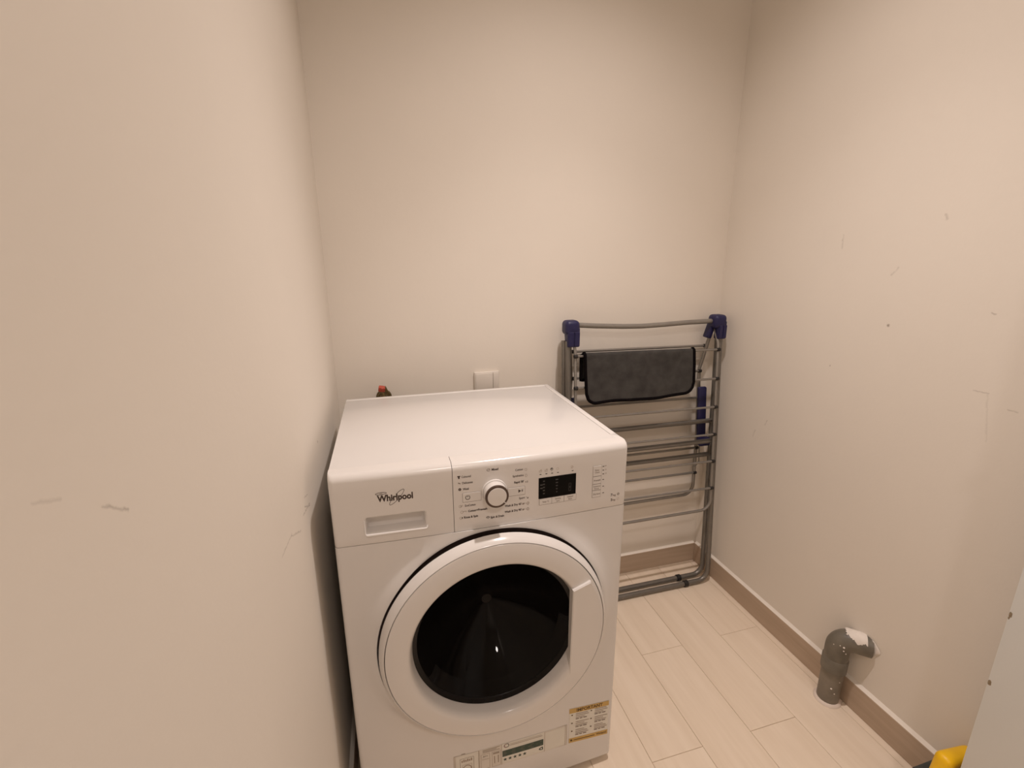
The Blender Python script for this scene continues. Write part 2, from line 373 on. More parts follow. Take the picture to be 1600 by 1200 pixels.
ZS = 0.7257           # seam between the fascia and the front panel
RT = 0.014            # rounding of the fascia into the worktop
def fascia(name, x0, x1, hole=None):
    b = MB(); vs = []
    xs = sorted(set([x0, x1] + [x0+(x1-x0)*k/24 for k in range(25)] + ([RE*k/6 for k in range(7)] if x0 < .01 else []) + ([W-RE*k/6 for k in range(7)] if x1 > W-.01 else [])
                    + ([hole[0], hole[0]+hole[4], hole[2]-hole[4], hole[2]] if hole else [])))
    prof = [(ZS+.0001, 0.006), (ZS+.0001, .0006), (ZS+.0009, 0.0)]
    zz = [ZS+.0009, ZT-RT] + [ZS+(ZT-RT-ZS)*k/6 for k in range(1, 6)]
    if hole: zz += [hole[1], hole[1]+hole[4], hole[3]-hole[4], hole[3]]
    prof = prof[:2] + [(z, 0.0) for z in sorted(set(zz))]
    prof += [(ZT-RT+RT*sin(pi/2*k/8), RT-RT*cos(pi/2*k/8)) for k in range(1, 9)]
    idx = {}
    for i, x in enumerate(xs):
        for j, (z, dy) in enumerate(prof):
            idx[i, j] = len(vs); vs.append((x, ysurf(x)+dy, z))
        idx[i, len(prof)] = len(vs); vs.append((x, 0.0345, ZT))
    fs = []
    for i in range(len(xs)-1):
        for j in range(len(prof)):
            if hole and j+1 < len(prof):
                cx, cz = (xs[i]+xs[i+1])/2, (prof[j][0]+prof[j+1][0])/2
                if hole[0] < cx < hole[2] and hole[1] < cz < hole[3] and prof[j][1] == 0: continue
            fs.append((idx[i, j], idx[i+1, j], idx[i+1, j+1], idx[i, j+1]))
    b.add(vs, fs, M_plastic)
    # side returns so that the seams read as narrow gaps
    for xe, s in ((x0, 1), (x1, -1)):
        col = [(xe, ysurf(xe)+dy, z) for z, dy in prof]; n = len(col)
        b.add(col+[(xe, y+.012, z-(.004 if k > n-7 else 0)) for k, (x, y, z) in enumerate(col)], [(k, k+1, n+k+1, n+k) for k in range(n-1)], M_plastic)
    return b
SLOT = (.0555, .7437, .1712, .7822, .006)
b = fascia('detergent_drawer', 0.0, 0.2206, SLOT)
def rr_loop(x0, z0, x1, z1, r, n=5):
    out = []
    for cx, cz, a0 in ((x1-r, z1-r, 0), (x0+r, z1-r, pi/2), (x0+r, z0+r, pi), (x1-r, z0+r, 3*pi/2)):
        for k in range(n+1): a = a0+pi/2*k/n; out.append((cx+r*cos(a), cz+r*sin(a)))
    return out
loops = []
x0, z0, x1, z1, rc = SLOT
for ins, dy, zup in ((0, 0, 0), (.0012, .0003, 0), (.0034, .0030, 0), (.0042, .006, 0), (.006, .022, .002), (.010, .024, .002)):
    loops.append([(x, ysurf(x)+dy, z) for x, z in rr_loop(x0+ins, z0+ins, x1-ins, z1-ins, max(rc-ins*.5, .002))])
n = len(loops[0]); vs = [p for l in loops for p in l]; fs = []
for k in range(len(loops)-1):
    for i in range(n): fs.append((k*n+i, k*n+(i+1) % n, (k+1)*n+(i+1) % n, (k+1)*n+i))
fs.append([(len(loops)-1)*n+i for i in range(n)])
b.add(vs, fs, M_plastic)
for q, (cx, cz) in enumerate(((x1, z1), (x0, z1), (x0, z0), (x1, z0))):   # little corner webs of the slot
    arc = loops[0][q*6:(q+1)*6]; b.add([(cx, ysurf(cx), cz)]+arc, [(0, k, k+1) for k in range(1, 6)], M_plastic)
drawer = b.build('detergent_drawer', wm, (.11, 0, .8), smooth=50)
b = MB(); lp = fillet([(x0+.001, ysurf(x0)+.0006, z1-.008), (x0+.001, ysurf(x0)-.0016, z0+.001), (x1-.002, ysurf(x1)-.0016, z0+.001), (x1-.001, ysurf(x1)+.0010, z0+.006)], [.005, .003], 6)
b.tube(lp, [.0012+.0018*min(1, max(0, (p.x-x0)/.006)) if p.x < x0+.006 else .0034 if p.x < x1-.006 else .0018 for p in lp], M_plastic, 12); b.build('handle_lip', drawer, (.11, 0, z0), smooth=60)
b = fascia('control_panel', 0.2216, W); panel = b.build('control_panel', wm, (.41, 0, .8), smooth=50)
# filler behind the seams
b = MB(); b.box((.004, .032, .715), (W-.004, .034, .852), M_seam); b.box((.2200, .0015, .73), (.2222, .032, .850), M_seam); b.build('fascia_carrier', wm, (W/2, .02, .78), smooth=0)

# front panel with the dished collar around the door
CX, CZ = 0.302, 0.4755
RH = 0.2445
ZB = 0.014
b = MB()
X0, X1, Z0, Z1 = RE, W-RE, ZB+.010, ZS-.0001
def rect_d(a):
    c, s = cos(a), sin(a); best = 9
    for lim, comp, o in ((X0, c, CX), (X1, c, CX), (Z0, s, CZ), (Z1, s, CZ)):
        if abs(comp) > 1e-9:
            t = (lim-o)/comp
            if t > 1e-6: best = min(best, t)
    return best
angs = [2*pi*k/120 for k in range(120)] + [atan2(z-CZ, x-CX) % (2*pi) for x in (X0, X1) for z in (Z0, Z1)]
angs = sorted(angs)
def hcol(a):
    s = max(0, sin(a)); k = min(1, max(0, (s-.55)/.42)); k = k*k*(3-2*k)
    return .0130*(1-k)+.0030*k
def coll(r, a):
    w = .034; t = min(1, max(0, (r-RH)/w)); g = (1-t)**2*(1+2*t)
    return hcol(a)*g
rings = [0, .004, .008, .014, .022, .034, .06, .1, .2, .4]
vs = []; fs = []; hole = []; NR = len(rings)+3
for a in angs:
    d = rect_d(a); hy = bow(CX+RH*cos(a))-hcol(a)
    hole.append((CX+(RH+.0005)*cos(a), .0205, CZ+(RH+.0005)*sin(a))); hole.append((CX+RH*cos(a), hy+.004, CZ+RH*sin(a)))
    for r, y in ((RH, hy+.004), (RH, hy+.0012)): vs.append((CX+r*cos(a), y, CZ+r*sin(a)))
    for k in rings:
        r = min(RH+.0012+k, d)
        if k == .4: r = d
        x = CX+r*cos(a); vs.append((x, bow(x)-coll(r, a), CZ+r*sin(a)))
    vs.append((min(max(CX+d*cos(a), X0), X1), bow(CX+d*cos(a)), CZ+d*sin(a)))
na = len(angs)
for i in range(na):
    i2 = (i+1) % na
    for k in range(NR-1): fs.append((i*NR+k, i2*NR+k, i2*NR+k+1, i*NR+k+1))
b.add(vs, fs, M_white)
b.add(hole, [(2*i, 2*((i+1) % na), 2*((i+1) % na)+1, 2*i+1) for i in range(na)], M_dark)  # hole wall coloured dark in place of the shade inside the gap
B = [vs[i*NR+NR-1] for i in range(na)]
for i in range(na):
    p, q = B[i], B[(i+1) % na]
    for side in (0, 1):
        lim = X0 if side == 0 else X1; sg = -1 if side == 0 else 1
        if abs(p[0]-lim) < 1e-5 and abs(q[0]-lim) < 1e-5:
            col = []
            for pt in (p, q):
                for k in range(6): t = pi/2*k/5; col.append((lim+sg*RE*sin(t), pt[1]+RE*(1-cos(t)), pt[2]))
            b.add(col, [(k, k+1, 7+k, 6+k) for k in range(5)], M_white)
    if abs(p[2]-Z0) < 1e-5 and abs(q[2]-Z0) < 1e-5:
        col = []
        for pt in (p, q):
            for k in range(6): t = pi/2*k/5; col.append((pt[0], pt[1]+.016*(1-cos(t)), Z0-.010*sin(t)))
        b.add(col, [(k, k+1, 7+k, 6+k) for k in range(5)], M_white)
for lim, sg in ((X0, -1), (X1, 1)):       # lower corners
    bb = bow(lim); g = []
    for i in range(6):
        for k in range(6):
            t, u = pi/2*i/5, pi/2*k/5
            g.append((lim+sg*RE*sin(t)*cos(u*.35), bb+RE*(1-cos(t))+.016*(1-cos(u)), Z0-.010*sin(u)))
    b.add(g, [(i*6+k, (i+1)*6+k, (i+1)*6+k+1, i*6+k+1) for i in range(5) for k in range(5)], M_white)
front = b.build('front_panel', wm, (W/2, 0, .37), smooth=50)
b = MB(); b.lathe([(.172, .021), (RH+.0005, .020), (RH+.0005, .024), (.172, .024)], M_dark, (CX, 0, CZ), 'Y', 64, True); b.build('door_recess', wm, (CX, .02, CZ), smooth=0)

# ---- door
b = MB()
b.lathe([(.222, -.0170), (.2405, -.0195), (.2419, -.0215), (.2418, -.0255), (.2408, -.0300), (.2388, -.0345), (.2362, -.0390), (.2335, -.0425), (.2321, -.0436), (.2317, -.0428), (.2315, -.0395), (.222, -.0395)], M_plastic, (CX, 0, CZ), 'Y', 128, True)
door = b.build('door', wm, (CX, 0, CZ), smooth=30)
b = MB()
b.lathe([(.2304, -.0355), (.2303, -.0428), (.2297, -.0438), (.224, -.0448), (.205, -.0462), (.193, -.0464), (.187, -.0450), (.183, -.0410), (.1800, -.033), (.1778, -.0225), (.1768, -.0180), (.1768, -.008), (.2304, -.008)], M_plastic, (CX, 0, CZ), 'Y', 128, True)
b.build('door_frame', door, (CX, -.04, CZ), smooth=40)
b = MB(); b.lathe([(.2300, -.0402), (.2318, -.0402), (.2318, -.0390), (.2300, -.0390)], M_seam, (CX, 0, CZ), 'Y', 128, True); b.build('door_joint', door, (CX, -.04, CZ), smooth=0)
b = MB(); b.lathe([(.1766, -.0175), (.1745, -.0165), (.171, -.0135), (.168, -.0125), (.1668, -.0105), (.1668, .002), (.1766, .002)], M_rim, (CX, 0, CZ), 'Y', 128, True); b.build('glass_rim', door, (CX, -.015, CZ), smooth=50)
b = MB(); gp = []
for k in range(33):
    t = k/32; r = .1668*(1-t); gp.append((max(r, .0003), -.0105 + .105*(1-(r/.1668)**2.4)))
gp += [(.0003, .101), (.1668, .004)]
b.lathe(gp, M_glass, (CX, 0, CZ), 'Y', 128, True); b.build('door_glass', door, (CX, .01, CZ), smooth=60)
# handle plate set over the right part of the ring
rr = .2245
a0 = atan2(.5885-CZ, sqrt(rr*rr-(.5885-CZ)**2)); a1 = -atan2(CZ-.349, sqrt(rr*rr-(CZ-.349)**2))
poly = [(.4555, .356), (.4555, .5752)] + [(CX+rr*cos(a0+(a1-a0)*k/20), CZ+rr*sin(a0+(a1-a0)*k/20)) for k in range(21)]
bm = bmesh.new()
def yh(z, x): return -.0535 + .0065*max(0, min(1, (.50-z)/.15)) + .006*max(0, (x-.49)/.04)
f0 = bm.faces.new([bm.verts.new((x, yh(z, x), z)) for x, z in poly])
ext = bmesh.ops.extrude_face_region(bm, geom=[f0])
for v in [g for g in ext['geom'] if isinstance(g, bmesh.types.BMVert)]: v.co.y = -.034 if v.co.x < .47 else -.040
fe = [e for e in bm.edges if all(v.co.y < -.0415 for v in e.verts)]
bmesh.ops.bevel(bm, geom=fe, offset=.0016, segments=3, affect='EDGES', clamp_overlap=True)
b = MB(); b.bm(bm, M_plastic); b.build('door_handle', door, (.48, -.05, .47), smooth=40)

# ---- programme knob
KX, KZ = .3018, .8026; ky = bow(KX)
b = MB(); b.lathe([(.0255, .004), (.0255, -.0022), (.0250, -.0034), (.0238, -.0038), (.0236, -.0030), (.0232, -.0030), (.0230, -.0050), (.0226, -.0215), (.0222, -.0228), (.0216, -.0232), (.0216, .004)], M_plastic, (KX, ky, KZ), 'Y', 56, True)
knob = b.build('program_knob', wm, (KX, ky, KZ), smooth=35)
b = MB(); b.lathe([(.0230, -.0205), (.0231, -.0232), (.0226, -.0242), (.0192, -.0246), (.0186, -.0240), (.0186, -.0205)], M_knobring, (KX, ky, KZ), 'Y', 56, True); b.build('knob_ring', knob, (KX, ky, KZ), smooth=35)
b = MB(); b.lathe([(.0187, -.020), (.0187, -.0243), (.0180, -.0250), (.010, -.0254), (.0001, -.0256), (.0001, -.020)], M_plastic, (KX, ky, KZ), 'Y', 56); b.build('knob_cap', knob, (KX, ky, KZ), smooth=35)
b = MB(); mk = Matrix.Translation((KX, ky, KZ)) @ Matrix.Rotation(radians(42), 4, 'Y')
b.box((.0186, -.0252, -.0008), (.0229, -.0236, .0008), M_plastic, M4=mk); b.build('knob_pointer', knob, (KX, ky, KZ))

# ---- flat prints that follow the bowed fascia
class Print:
    def __init__(s, off=.00035): s.mb = MB(); s.off = off; s.M2 = None
    def xf(s, pts, base=None): return pts
    def poly(s, pts, m, off=None, faces=None):
        o = s.off if off is None else off
        if s.M2: pts = [s.M2(p) for p in pts]
        s.mb.add([(x, ysurf(x)-o, z) for x, z in pts], faces or [list(range(len(pts)))], m)
    def rect(s, x0, z0, x1, z1, m, off=None):
        n = max(1, int(abs(x1-x0)/.02)); pts = []
        for k in range(n+1): x = x0+(x1-x0)*k/n; pts += [(x, z0), (x, z1)]
        s.poly(pts, m, off, [(2*k, 2*k+2, 2*k+3, 2*k+1) for k in range(n)])
    def line(s, p, q, w, m, off=None):
        d = Vector((q[0]-p[0], q[1]-p[1])); d.normalize(); nx, nz = -d.y*w/2, d.x*w/2
        s.poly([(p[0]+nx, p[1]+nz), (q[0]+nx, q[1]+nz), (q[0]-nx, q[1]-nz), (p[0]-nx, p[1]-nz)], m, off)
    def frame(s, x0, z0, x1, z1, w, m):
        for p, q in (((x0, z0), (x1, z0)), ((x1, z0), (x1, z1)), ((x1, z1), (x0, z1)), ((x0, z1), (x0, z0))): s.line(p, q, w, m)
    def ell(s, cx, cz, rx, rz, w, m, rot=0, a0=0, a1=2*pi, fill=False, wmin=None):
        n = 36; P = []
        def pt(a, k): x, z = (rx+k)*cos(a), (rz+k)*sin(a); return (cx+x*cos(rot)-z*sin(rot), cz+x*sin(rot)+z*cos(rot))
        if fill: s.poly([pt(a0+(a1-a0)*k/n, 0) for k in range(n)], m); return
        for k in range(n+1):
            a = a0+(a1-a0)*k/n; P += [pt(a, w/2), pt(a, -w/2)]
        s.poly(P, m, None, [(2*k, 2*k+2, 2*k+3, 2*k+1) for k in range(n)])
    def text(s, txt, x0, z, x1, h, m, bold=0.0, align='L', width=None):
        """Text fitted between x0 and x1 with cap height h, baseline z."""
        cu = bpy.data.curves.new('txt', 'FONT'); cu.body = txt; cu.size = 1; cu.resolution_u = 3; cu.offset = bold
        ob = bpy.data.objects.new('txt', cu); C.objects.link(ob)
        me = bpy.data.meshes.new_from_object(ob)
        xs = [v.co.x for v in me.vertices]; lo, hi = min(xs), max(xs); k = (x1-x0)/(hi-lo); kz = h/.72
        s.poly([(x0+(v.co.x-lo)*k, z+v.co.y*kz) for v in me.vertices], m, None, [list(p.vertices) for p in me.polygons])
        bpy.data.objects.remove(ob); bpy.data.meshes.remove(me); bpy.data.curves.remove(cu)
    def build(s, name, parent): 
        o = s.mb.build(name, parent, s.mb.v[0], smooth=0, fix=False)
        if name not in ('indicator_lamp', 'label_strip', 'blank_sticker', 'warning_label', 'power_symbol'): o['kind'] = 'stuff'
        return o

# brand lettering on the drawer
P = Print()
P.text('Whirlpool', .0824, .8104, .1468, .0128, M_ink, bold=.036)
P.ell(.1176, .8161, .0196, .0047, .0010, M_ink, rot=radians(47), a0=radians(-75), a1=radians(80))
P.ell(.1176, .8161, .0196, .0047, .0010, M_ink, rot=radians(47), a0=radians(105), a1=radians(260))
P.ell(.0899, .8264, .0098, .0021, .0010, M_ink, rot=radians(2))
P.rect(.0875, .8260, .0925, .8269, M_inkgrey)
P.build('brand_lettering', drawer)

# programme names
P = Print(); H = .0046
for t, a, z, c in (('Coloured', .2385, .8390, .2563), ('Delicates', .2392, .8262, .2598), ('Wool', .2402, .8132, .2515), ('EcoCotton', .2432, .7780, .2640),
                   ('Cotton+Prewash', .2491, .7655, .2868), ('Rinse & Spin', .2405, .7528, .2682), ('Mixed', .2970, .8468, .3103),
                   ('Spin & Drain', .2932, .7448, .3207), ('Cotton', .3443, .8395, .3600), ('Synthetics', .3391, .8268, .3614), ("Rapid 30'", .3422, .8132, .3620),
                   ('Sport', .3520, .7776, .3641), ("Wash & Dry 45'", .3222, .7648, .3572), ("Wash & Dry 90'", .3221, .7520, .3572)):
    P.text(t, a, z, c, H, M_ink, bold=.012 if t in ('Coloured', 'Cotton', 'Synthetics', 'Sport', 'Delicates', 'EcoCotton') else .03)
P.text('7', .5571, .7506, .5612, .0062, M_ink, .02); P.text('5', .5577, .7392, .5612, .0062, M_ink, .02)
P.text('kg', .5622, .7506, .5692, .0045, M_inkgrey, .005); P.text('kg', .5622, .7392, .5690, .0045, M_inkgrey, .005)
P.build('lettering', panel)
# pictograms
P = Print()
P.poly([(.2302, .8438), (.2312, .8414), (.2319, .8414), (.2319, .8378), (.2348, .8378), (.2348, .8414), (.2355, .8414), (.2365, .8438), (.2345, .8440), (.2322, .8440)], M_ink)
P.line((.2320, .8300), (.2343, .8278), .0014, M_inkgrey); P.line((.2343, .8286), (.2362, .8272), .0014, M_inkgrey); P.line((.2318, .8292), (.2330, .8281), .0012, M_inkgrey)
P.ell(.2343, .8157, .0020, .0020, .0016, M_ink); P.ell(.2343, .8157, .0006, .0006, .0008, M_inkgrey)
P.ell(.2340, .7800, .0022, .0026, .0005, M_inkpale); P.line((.2350, .7780), (.2362, .7820), .0008, M_ink); P.line((.2385, .7790), (.2388, .7828), .0006, M_inkpale)
P.ell(.2368, .7672, .0024, .0026, .0005, M_inkpale); P.line((.2395, .7680), (.2440, .7684), .0006, M_inkpale); P.line((.2450, .7660), (.2450, .7695), .0006, M_inkpale)
P.ell(.2345, .7546, .0020, .0026, .0005, M_inkpale); P.poly([(.2358, .7526), (.2378, .7534), (.2384, .7558), (.2370, .7568), (.2362, .7552)], M_ink)
P.ell(.2908, .8490, .0033, .0026, .0006, M_inkgrey); P.line((.2886, .8478), (.2930, .8502), .0006, M_inkgrey)
P.ell(.2880, .7472, .0030, .0026, .0012, M_ink, a0=0, a1=pi); P.line((.2852, .7470), (.2908, .7470), .0008, M_ink); P.line((.2880, .7470), (.2880, .7448), .0008, M_ink)
P.ell(.3660, .8402, .0024, .0024, .0005, M_inkpale); P.ell(.3666, .8272, .0020, .0030, .0005, M_inkpale)
P.frame(.3650, .8122, .3700, .8146, .0005, M_inkgrey); P.line((.3690, .8146), (.3704, .8160), .0006, M_inkgrey)
P.poly([(.3680, .7776), (.3700, .7766), (.3714, .7776), (.3714, .7802), (.3700, .7788)], M_ink); P.line((.3668, .7806), (.3684, .7800), .0008, M_inkgrey)
for z in (.7656, .7528):
    P.ell(.3606, z+.0008, .0018, .0014, .0009, M_inkgrey); P.line((.3592, z-.001), (.3636, z+.0022), .0008, M_inkgrey); P.line((.3642, z+.001), (.3670, z+.0012), .0006, M_inkpale)
    P.ell(.3704, z+.0006, .0022, .0026, .0010, M_inkpale)
for k, x in enumerate((.3968, .4090)): P.frame(x-.0026, .8302, x+.0022, .8332, .0005, M_inkpale); P.ell(x+.0012, .8344, .0012, .0012, .0005, M_inkpale)
P.ell(.4206, .8336, .0024, .0024, .0010, M_ink); P.ell(.4200, .8346, .0016, .0012, .001, M_ink, fill=True); P.line((.4200, .8285), (.4212, .8285), .0006, M_inkgrey)
P.ell(.4331, .8324, .0022, .0026, .0004, M_inkpale)
P.ell(.4648, .8320, .0022, .0028, .0005, M_inkpale); P.line((.4640, .8308), (.4668, .8330), .0006, M_inkpale)
for x, z in ((.5420, .8236), (.5424, .8150), (.5432, .8064)): P.ell(x, z, .0010, .0009, .0006, M_inkpale)
P.ell(.5752, .7536, .0024, .0024, .0008, M_inkgrey); P.line((.5738, .7524), (.5772, .7552), .0008, M_inkgrey); P.ell(.5752, .7424, .0022, .0022, .0005, M_inkpale)
P.build('program_pictogram', panel)
# indicator lamps
for x, z in ((.3968, .8250), (.4092, .8249), (.4216, .8246), (.4342, .8243), (.4664, .8237), (.5363, .8227), (.5365, .8144), (.5368, .8058), (.5374, .7930), (.5380, .7776), (.5388, .7622)):
    P = Print(); P.rect(x-.0019, z-.0008, x+.0019, z+.0008, M_ink); P.build('indicator_lamp', panel)

def key(name, x0, z0, x1, z1, parent, m=M_plastic, h=.0007, gap=.0006):
    """A push button: a plate standing slightly proud inside a dark joint line."""
    p = Print(.00015); p.frame(x0-gap/2, z0-gap/2, x1+gap/2, z1+gap/2, gap, M_inkgrey)
    n = max(1, int((x1-x0)/.006)); vs = []
    for k in range(n+1):
        x = x0+(x1-x0)*k/n
        vs += [(x, ysurf(x)+.0005, z0), (x, ysurf(x)-h, z0+.0004), (x, ysurf(x)-h, z1-.0004), (x, ysurf(x)+.0005, z1)]
    fs = [(4*k+j, 4*k+4+j, 4*k+5+j, 4*k+1+j) for k in range(n) for j in range(3)] + [(0, 1, 2, 3), (4*n+3, 4*n+2, 4*n+1, 4*n)]
    p.mb.add(vs, fs, m)
    return p.mb.build(name, parent, ((x0+x1)/2, ysurf(x0), (z0+z1)/2), smooth=0)
pb = key('power_button', .2395, .7878, .2752, .8066, wm)
P = Print(.0012); P.ell(.2490, .7972, .0042, .0042, .0011, M_ink, a0=radians(110), a1=radians(430)); P.line((.2490, .7985), (.2490, .8020), .0011, M_ink); P.build('power_symbol', pb)
sb = key('start_button', .3290, .7872, .3640, .8044, wm)
P = Print(.0012); P.poly([(.3505, .7925), (.3505, .7998), (.3560, .7962)], M_ink); P.rect(.3572, .7940, .3580, .7986, M_ink); P.rect(.3588, .7940, .3596, .7986, M_ink); P.build('start_symbol', sb)

# display
b = MB(); DX = [.3931+(.4744-.3931)*k/6 for k in range(7)]; vs = []
for x in DX: vs += [(x, ysurf(x)+.001, .7717), (x, ysurf(x)-.0006, .7717), (x, ysurf(x)-.0006, .8172), (x, ysurf(x)+.001, .8172)]
b.add(vs, [(4*k+j, 4*k+4+j, 4*k+5+j, 4*k+1+j) for k in range(6) for j in range(3)] + [(0, 1, 2, 3), (27, 26, 25, 24)], M_disp)
disp = b.build('display', wm, (.434, 0, .795), smooth=0)
P = Print(.0009)
for k in range(5):
    z = .8096-.0068*k
    P.rect(.4022, z-.0013, .4062, z+.0013, M_digit); P.rect(.4292+.0004*k, z-.0013, .4350-.0004*k, z+.0012, M_digit)
for z in (.8020, .7948): P.rect(.3962, z-.0014, .4016, z+.0014, M_digit)
for z0 in (.7800, .7890):
    P.frame(.4590, z0, .4632, z0+.0080, .0008, M_digit)
P.build('display_digits', disp)
for i, (a, c, t) in enumerate(((.3950, .4212, ('Temp. °C',)), (.4220, .4482, ('Spinning', 'rpm')), (.4490, .4756, ('Delayed', 'Start')))):
    k_ = key('setting_button', a, .7575, c, .7706, wm)
    P = Print(.0012); m_ = (a+c)/2
    if len(t) == 1: P.text(t[0], m_-.0070, .7622, m_+.0072, .0036, M_inkgrey, .01)
    else:
        P.text(t[0], m_-.0062, .7655, m_+.0062, .0034, M_inkgrey, .01); w = .0035 if t[1] == 'rpm' else .0043; P.text(t[1], m_-w, .7602, m_+w, .0034, M_inkgrey, .01)
    P.build('button_lettering', k_)
for z0, z1, t in ((.8030, .8263, ('Easy', 'Clean')), (.7856, .8022, ('Prewash',)), (.7711, .7848, ('Intensive', 'Rinse')), (.7550, .7703, ('Dry level',))):
    k_ = key('option_button', .5130, z0, .5320, z1, wm); P = Print(.0012); zc = (z0+z1)/2
    if len(t) == 1: P.text(t[0], .5152, zc-.0018, .5306, .0036, M_inkgrey, .008)
    else:
        P.text(t[0], .5150 if len(t[0]) > 6 else .5172, zc+.0008, .5308 if len(t[0]) > 6 else .5272, .0032, M_inkgrey, .004); P.text(t[1], .5172, zc-.0044, .5278, .0032, M_inkgrey, .004)
    P.build('button_lettering', k_)

# ---- energy / guarantee sticker strip at the foot of the front panel
P = Print(.0004)
P.rect(.1975, .0997, .4712, .1600, M_frost, .0003)
P.build_ob = P.build('label_strip', wm); strip = P.build_ob
P = Print(.0006)
for x in (.1980, .2006, .2545, .2562, .3086, .4140, .4672, .4712): P.rect(x-.00035, .0990, x+.00035, .1602, M_inkpale)
P.line((.1980, .0993), (.4712, .0993), .0006, M_inkpale); P.line((.1980, .1603), (.4712, .1603), .0005, M_inkpale)
P.build('strip_frame', strip)
P = Print(.0007)
P.rect(.3094, .1021, .4136, .1600, M_paper, .0005)
P.rect(.3105, .1214, .4110, .1396, M_green)
P.ell(.3205, .1528, .0056, .0052, .0016, M_ink); P.ell(.3205, .1528, .0052, .0050, .0010, M_red, a0=radians(100), a1=radians(280))
for k in range(5):
    x, z = .3168+.0119*k, .1122; pts = []
    for j in range(10):
        r = .0052 if j % 2 == 0 else .0023; a = pi/2+j*pi/5; pts.append((x+r*cos(a), z+r*sin(a)))
    P.poly([(x, z)]+pts, M_green, None, [(0, 1+j, 1+(j+1) % 10) for j in range(10)])
P.poly([(.3990, .1112), (.4022, .1150), (.4060, .1168), (.4100, .1170), (.4104, .1078), (.4040, .1078)], M_green); P.ell(.4058, .1120, .0020, .0020, .001, M_paper, fill=True)
for k in range(3):
    for x in (.3130,): P.rect(x, .1248+.0050*k, .4080-.011*(k % 2), .1260+.0050*k, M_pvcdark)
P.rect(.3290, .1500, .4085, .1514, M_inkpale); P.rect(.3290, .1540, .4060, .1548, M_inkpale)
P.build('guarantee_sticker', strip)
P = Print(.0007)
P.rect(.4160, .1010, .4664, .1560, M_paper, .0005); P.build('blank_sticker', strip)
P = Print(.0007)
P.rect(.2030, .1000, .2535, .1590, M_paper, .0005)
P.frame(.2120, .0990, .2430, .1490, .0008, M_inkgrey); P.ell(.2275, .1170, .0095, .0100, .0022, M_inkpale); P.frame(.2170, .1040, .2385, .1300, .0006, M_inkpale)
for k in range(6): P.rect(.2150+.0043*k, .1380, .2180+.0043*k, .1440+.002*(k % 2), M_inkpale)
P.rect(.2150, .1620, .2240, .1632, M_inkgrey)
P.build('diagram_sticker', strip)
P = Print(.0007)
for x0, x1 in ((.2600, .2800), (.2860, .3060)):
    P.frame(x0, .1010, x1, .1450, .0006, M_inkpale)
P.text('A++', .2645, .1360, .2755, .0052, M_inkgrey, .01); P.line((.2620, .1300), (.2780, .1290), .0008, M_inkpale)
for k in range(5): P.rect(.2885+.0030*k, .1370, .2908+.0030*k, .1420, M_inkpale)
for x in (.2905, .2995): P.rect(x, .1100, x+.0020, .1320, M_inkpale)
for k in range(3): P.rect(.2640, .1490+.0035*k, .3040-.008*(k % 2), .1502+.0035*k, M_inkpale)
P.build('energy_diagram', strip)

# ---- gold IMPORTANT label
def lab(p):  # label coordinates (0..1, 0..1) to panel coordinates: it is stuck on slightly crooked
    u, v = p; a = (.4774+(.5829-.4774)*u, .1007+(.0900-.1007)*u); t = (.4764+(.5828-.4764)*u, .2054+(.1942-.2054)*u)
    return (a[0]+(t[0]-a[0])*v, a[1]+(t[1]-a[1])*v)
P = Print(.0004); P.M2 = lab
def lrect(P, u0, v0, u1, v1, m, off=None): P.poly([(u0+(u1-u0)*k/6, v) for k in range(7) for v in (v0, v1)], m, off, [(2*k, 2*k+2, 2*k+3, 2*k+1) for k in range(6)])
lrect(P, 0, 0, 1, 1, M_paper); label = P.build('warning_label', wm)
P = Print(.0006); P.M2 = lab
lrect(P, 0, .865, 1, 1, M_gold); lrect(P, 0, 0, 1, .135, M_gold); P.build('label_band', label)
P = Print(.0008); P.M2 = lab
P.text('IMPORTANT', .18, .890, .84, .088, M_brownink, bold=.03)
P.text('Whirlpool', .70, .045, .96, .06, M_brownink, bold=.02)
P.ell(.06, .07, .028, .028, .01, M_brownink, fill=True)
P.build('label_heading', label)
P = Print(.0008); P.M2 = lab
for k in range(3):
    for cu, dv in ((.04, 0), (.52, .015)):
        v = .83-.235*k+dv
        P.ell(cu+.03, v-.02, .020, .018, .01, M_brownink, fill=True)
        for j in range(3): lrect(P, cu+.12, v-.05*j-.012, cu+.12+(.30, .33, .22)[(j+k) % 3], v-.05*j+.006, M_inkpale)
        for a, c in ((.12, .20), (.22, .29), (.31, .40)): lrect(P, cu+a, v-.162, cu+c, v-.135, M_inkgrey)
lrect(P, .12, .055, .66, .075, M_brownink)
P.build('label_small_print', label)

# ------------------------------------------------------------------ water tap behind the machine
tap = empty('water_tap', (.096, YB, .84), 'small brass water tap with a red handle on the back wall behind the washing machine', 'tap')
b = MB(); b.lathe([(.0001, 0), (.024, 0), (.024, -.004), (.012, -.007), (.0105, -.010), (.0105, -.040), (.0130, -.042), (.0130, -.062), (.0001, -.064)], M_brass, (.100, YB, .826), 'Y', 24)
b.lathe([(.0001, 0), (.010, 0), (.010, -.012), (.013, -.014), (.013, -.028), (.009, -.030), (.009, -.045), (.0001, -.045)], M_brass, (.100, YB-.050, .824), 'Z', 20)
b.lathe([(.010, 0), (.010, .010), (.0075, .012), (.0055, .022), (.0001, .022)], M_brass, (.100, YB-.050, .832), 'Z', 16)
b.tube([(.090, YB-.05, .850), (.084, YB-.05, .842), (.086, YB-.05, .832)], .0022, M_brass, 6)
b.tube([(.112, YB-.05, .856), (.118, YB-.05, .846), (.113, YB-.05, .834)], .003, M_brass, 6)
b.build('valve_body', tap, (.100, YB, .826))
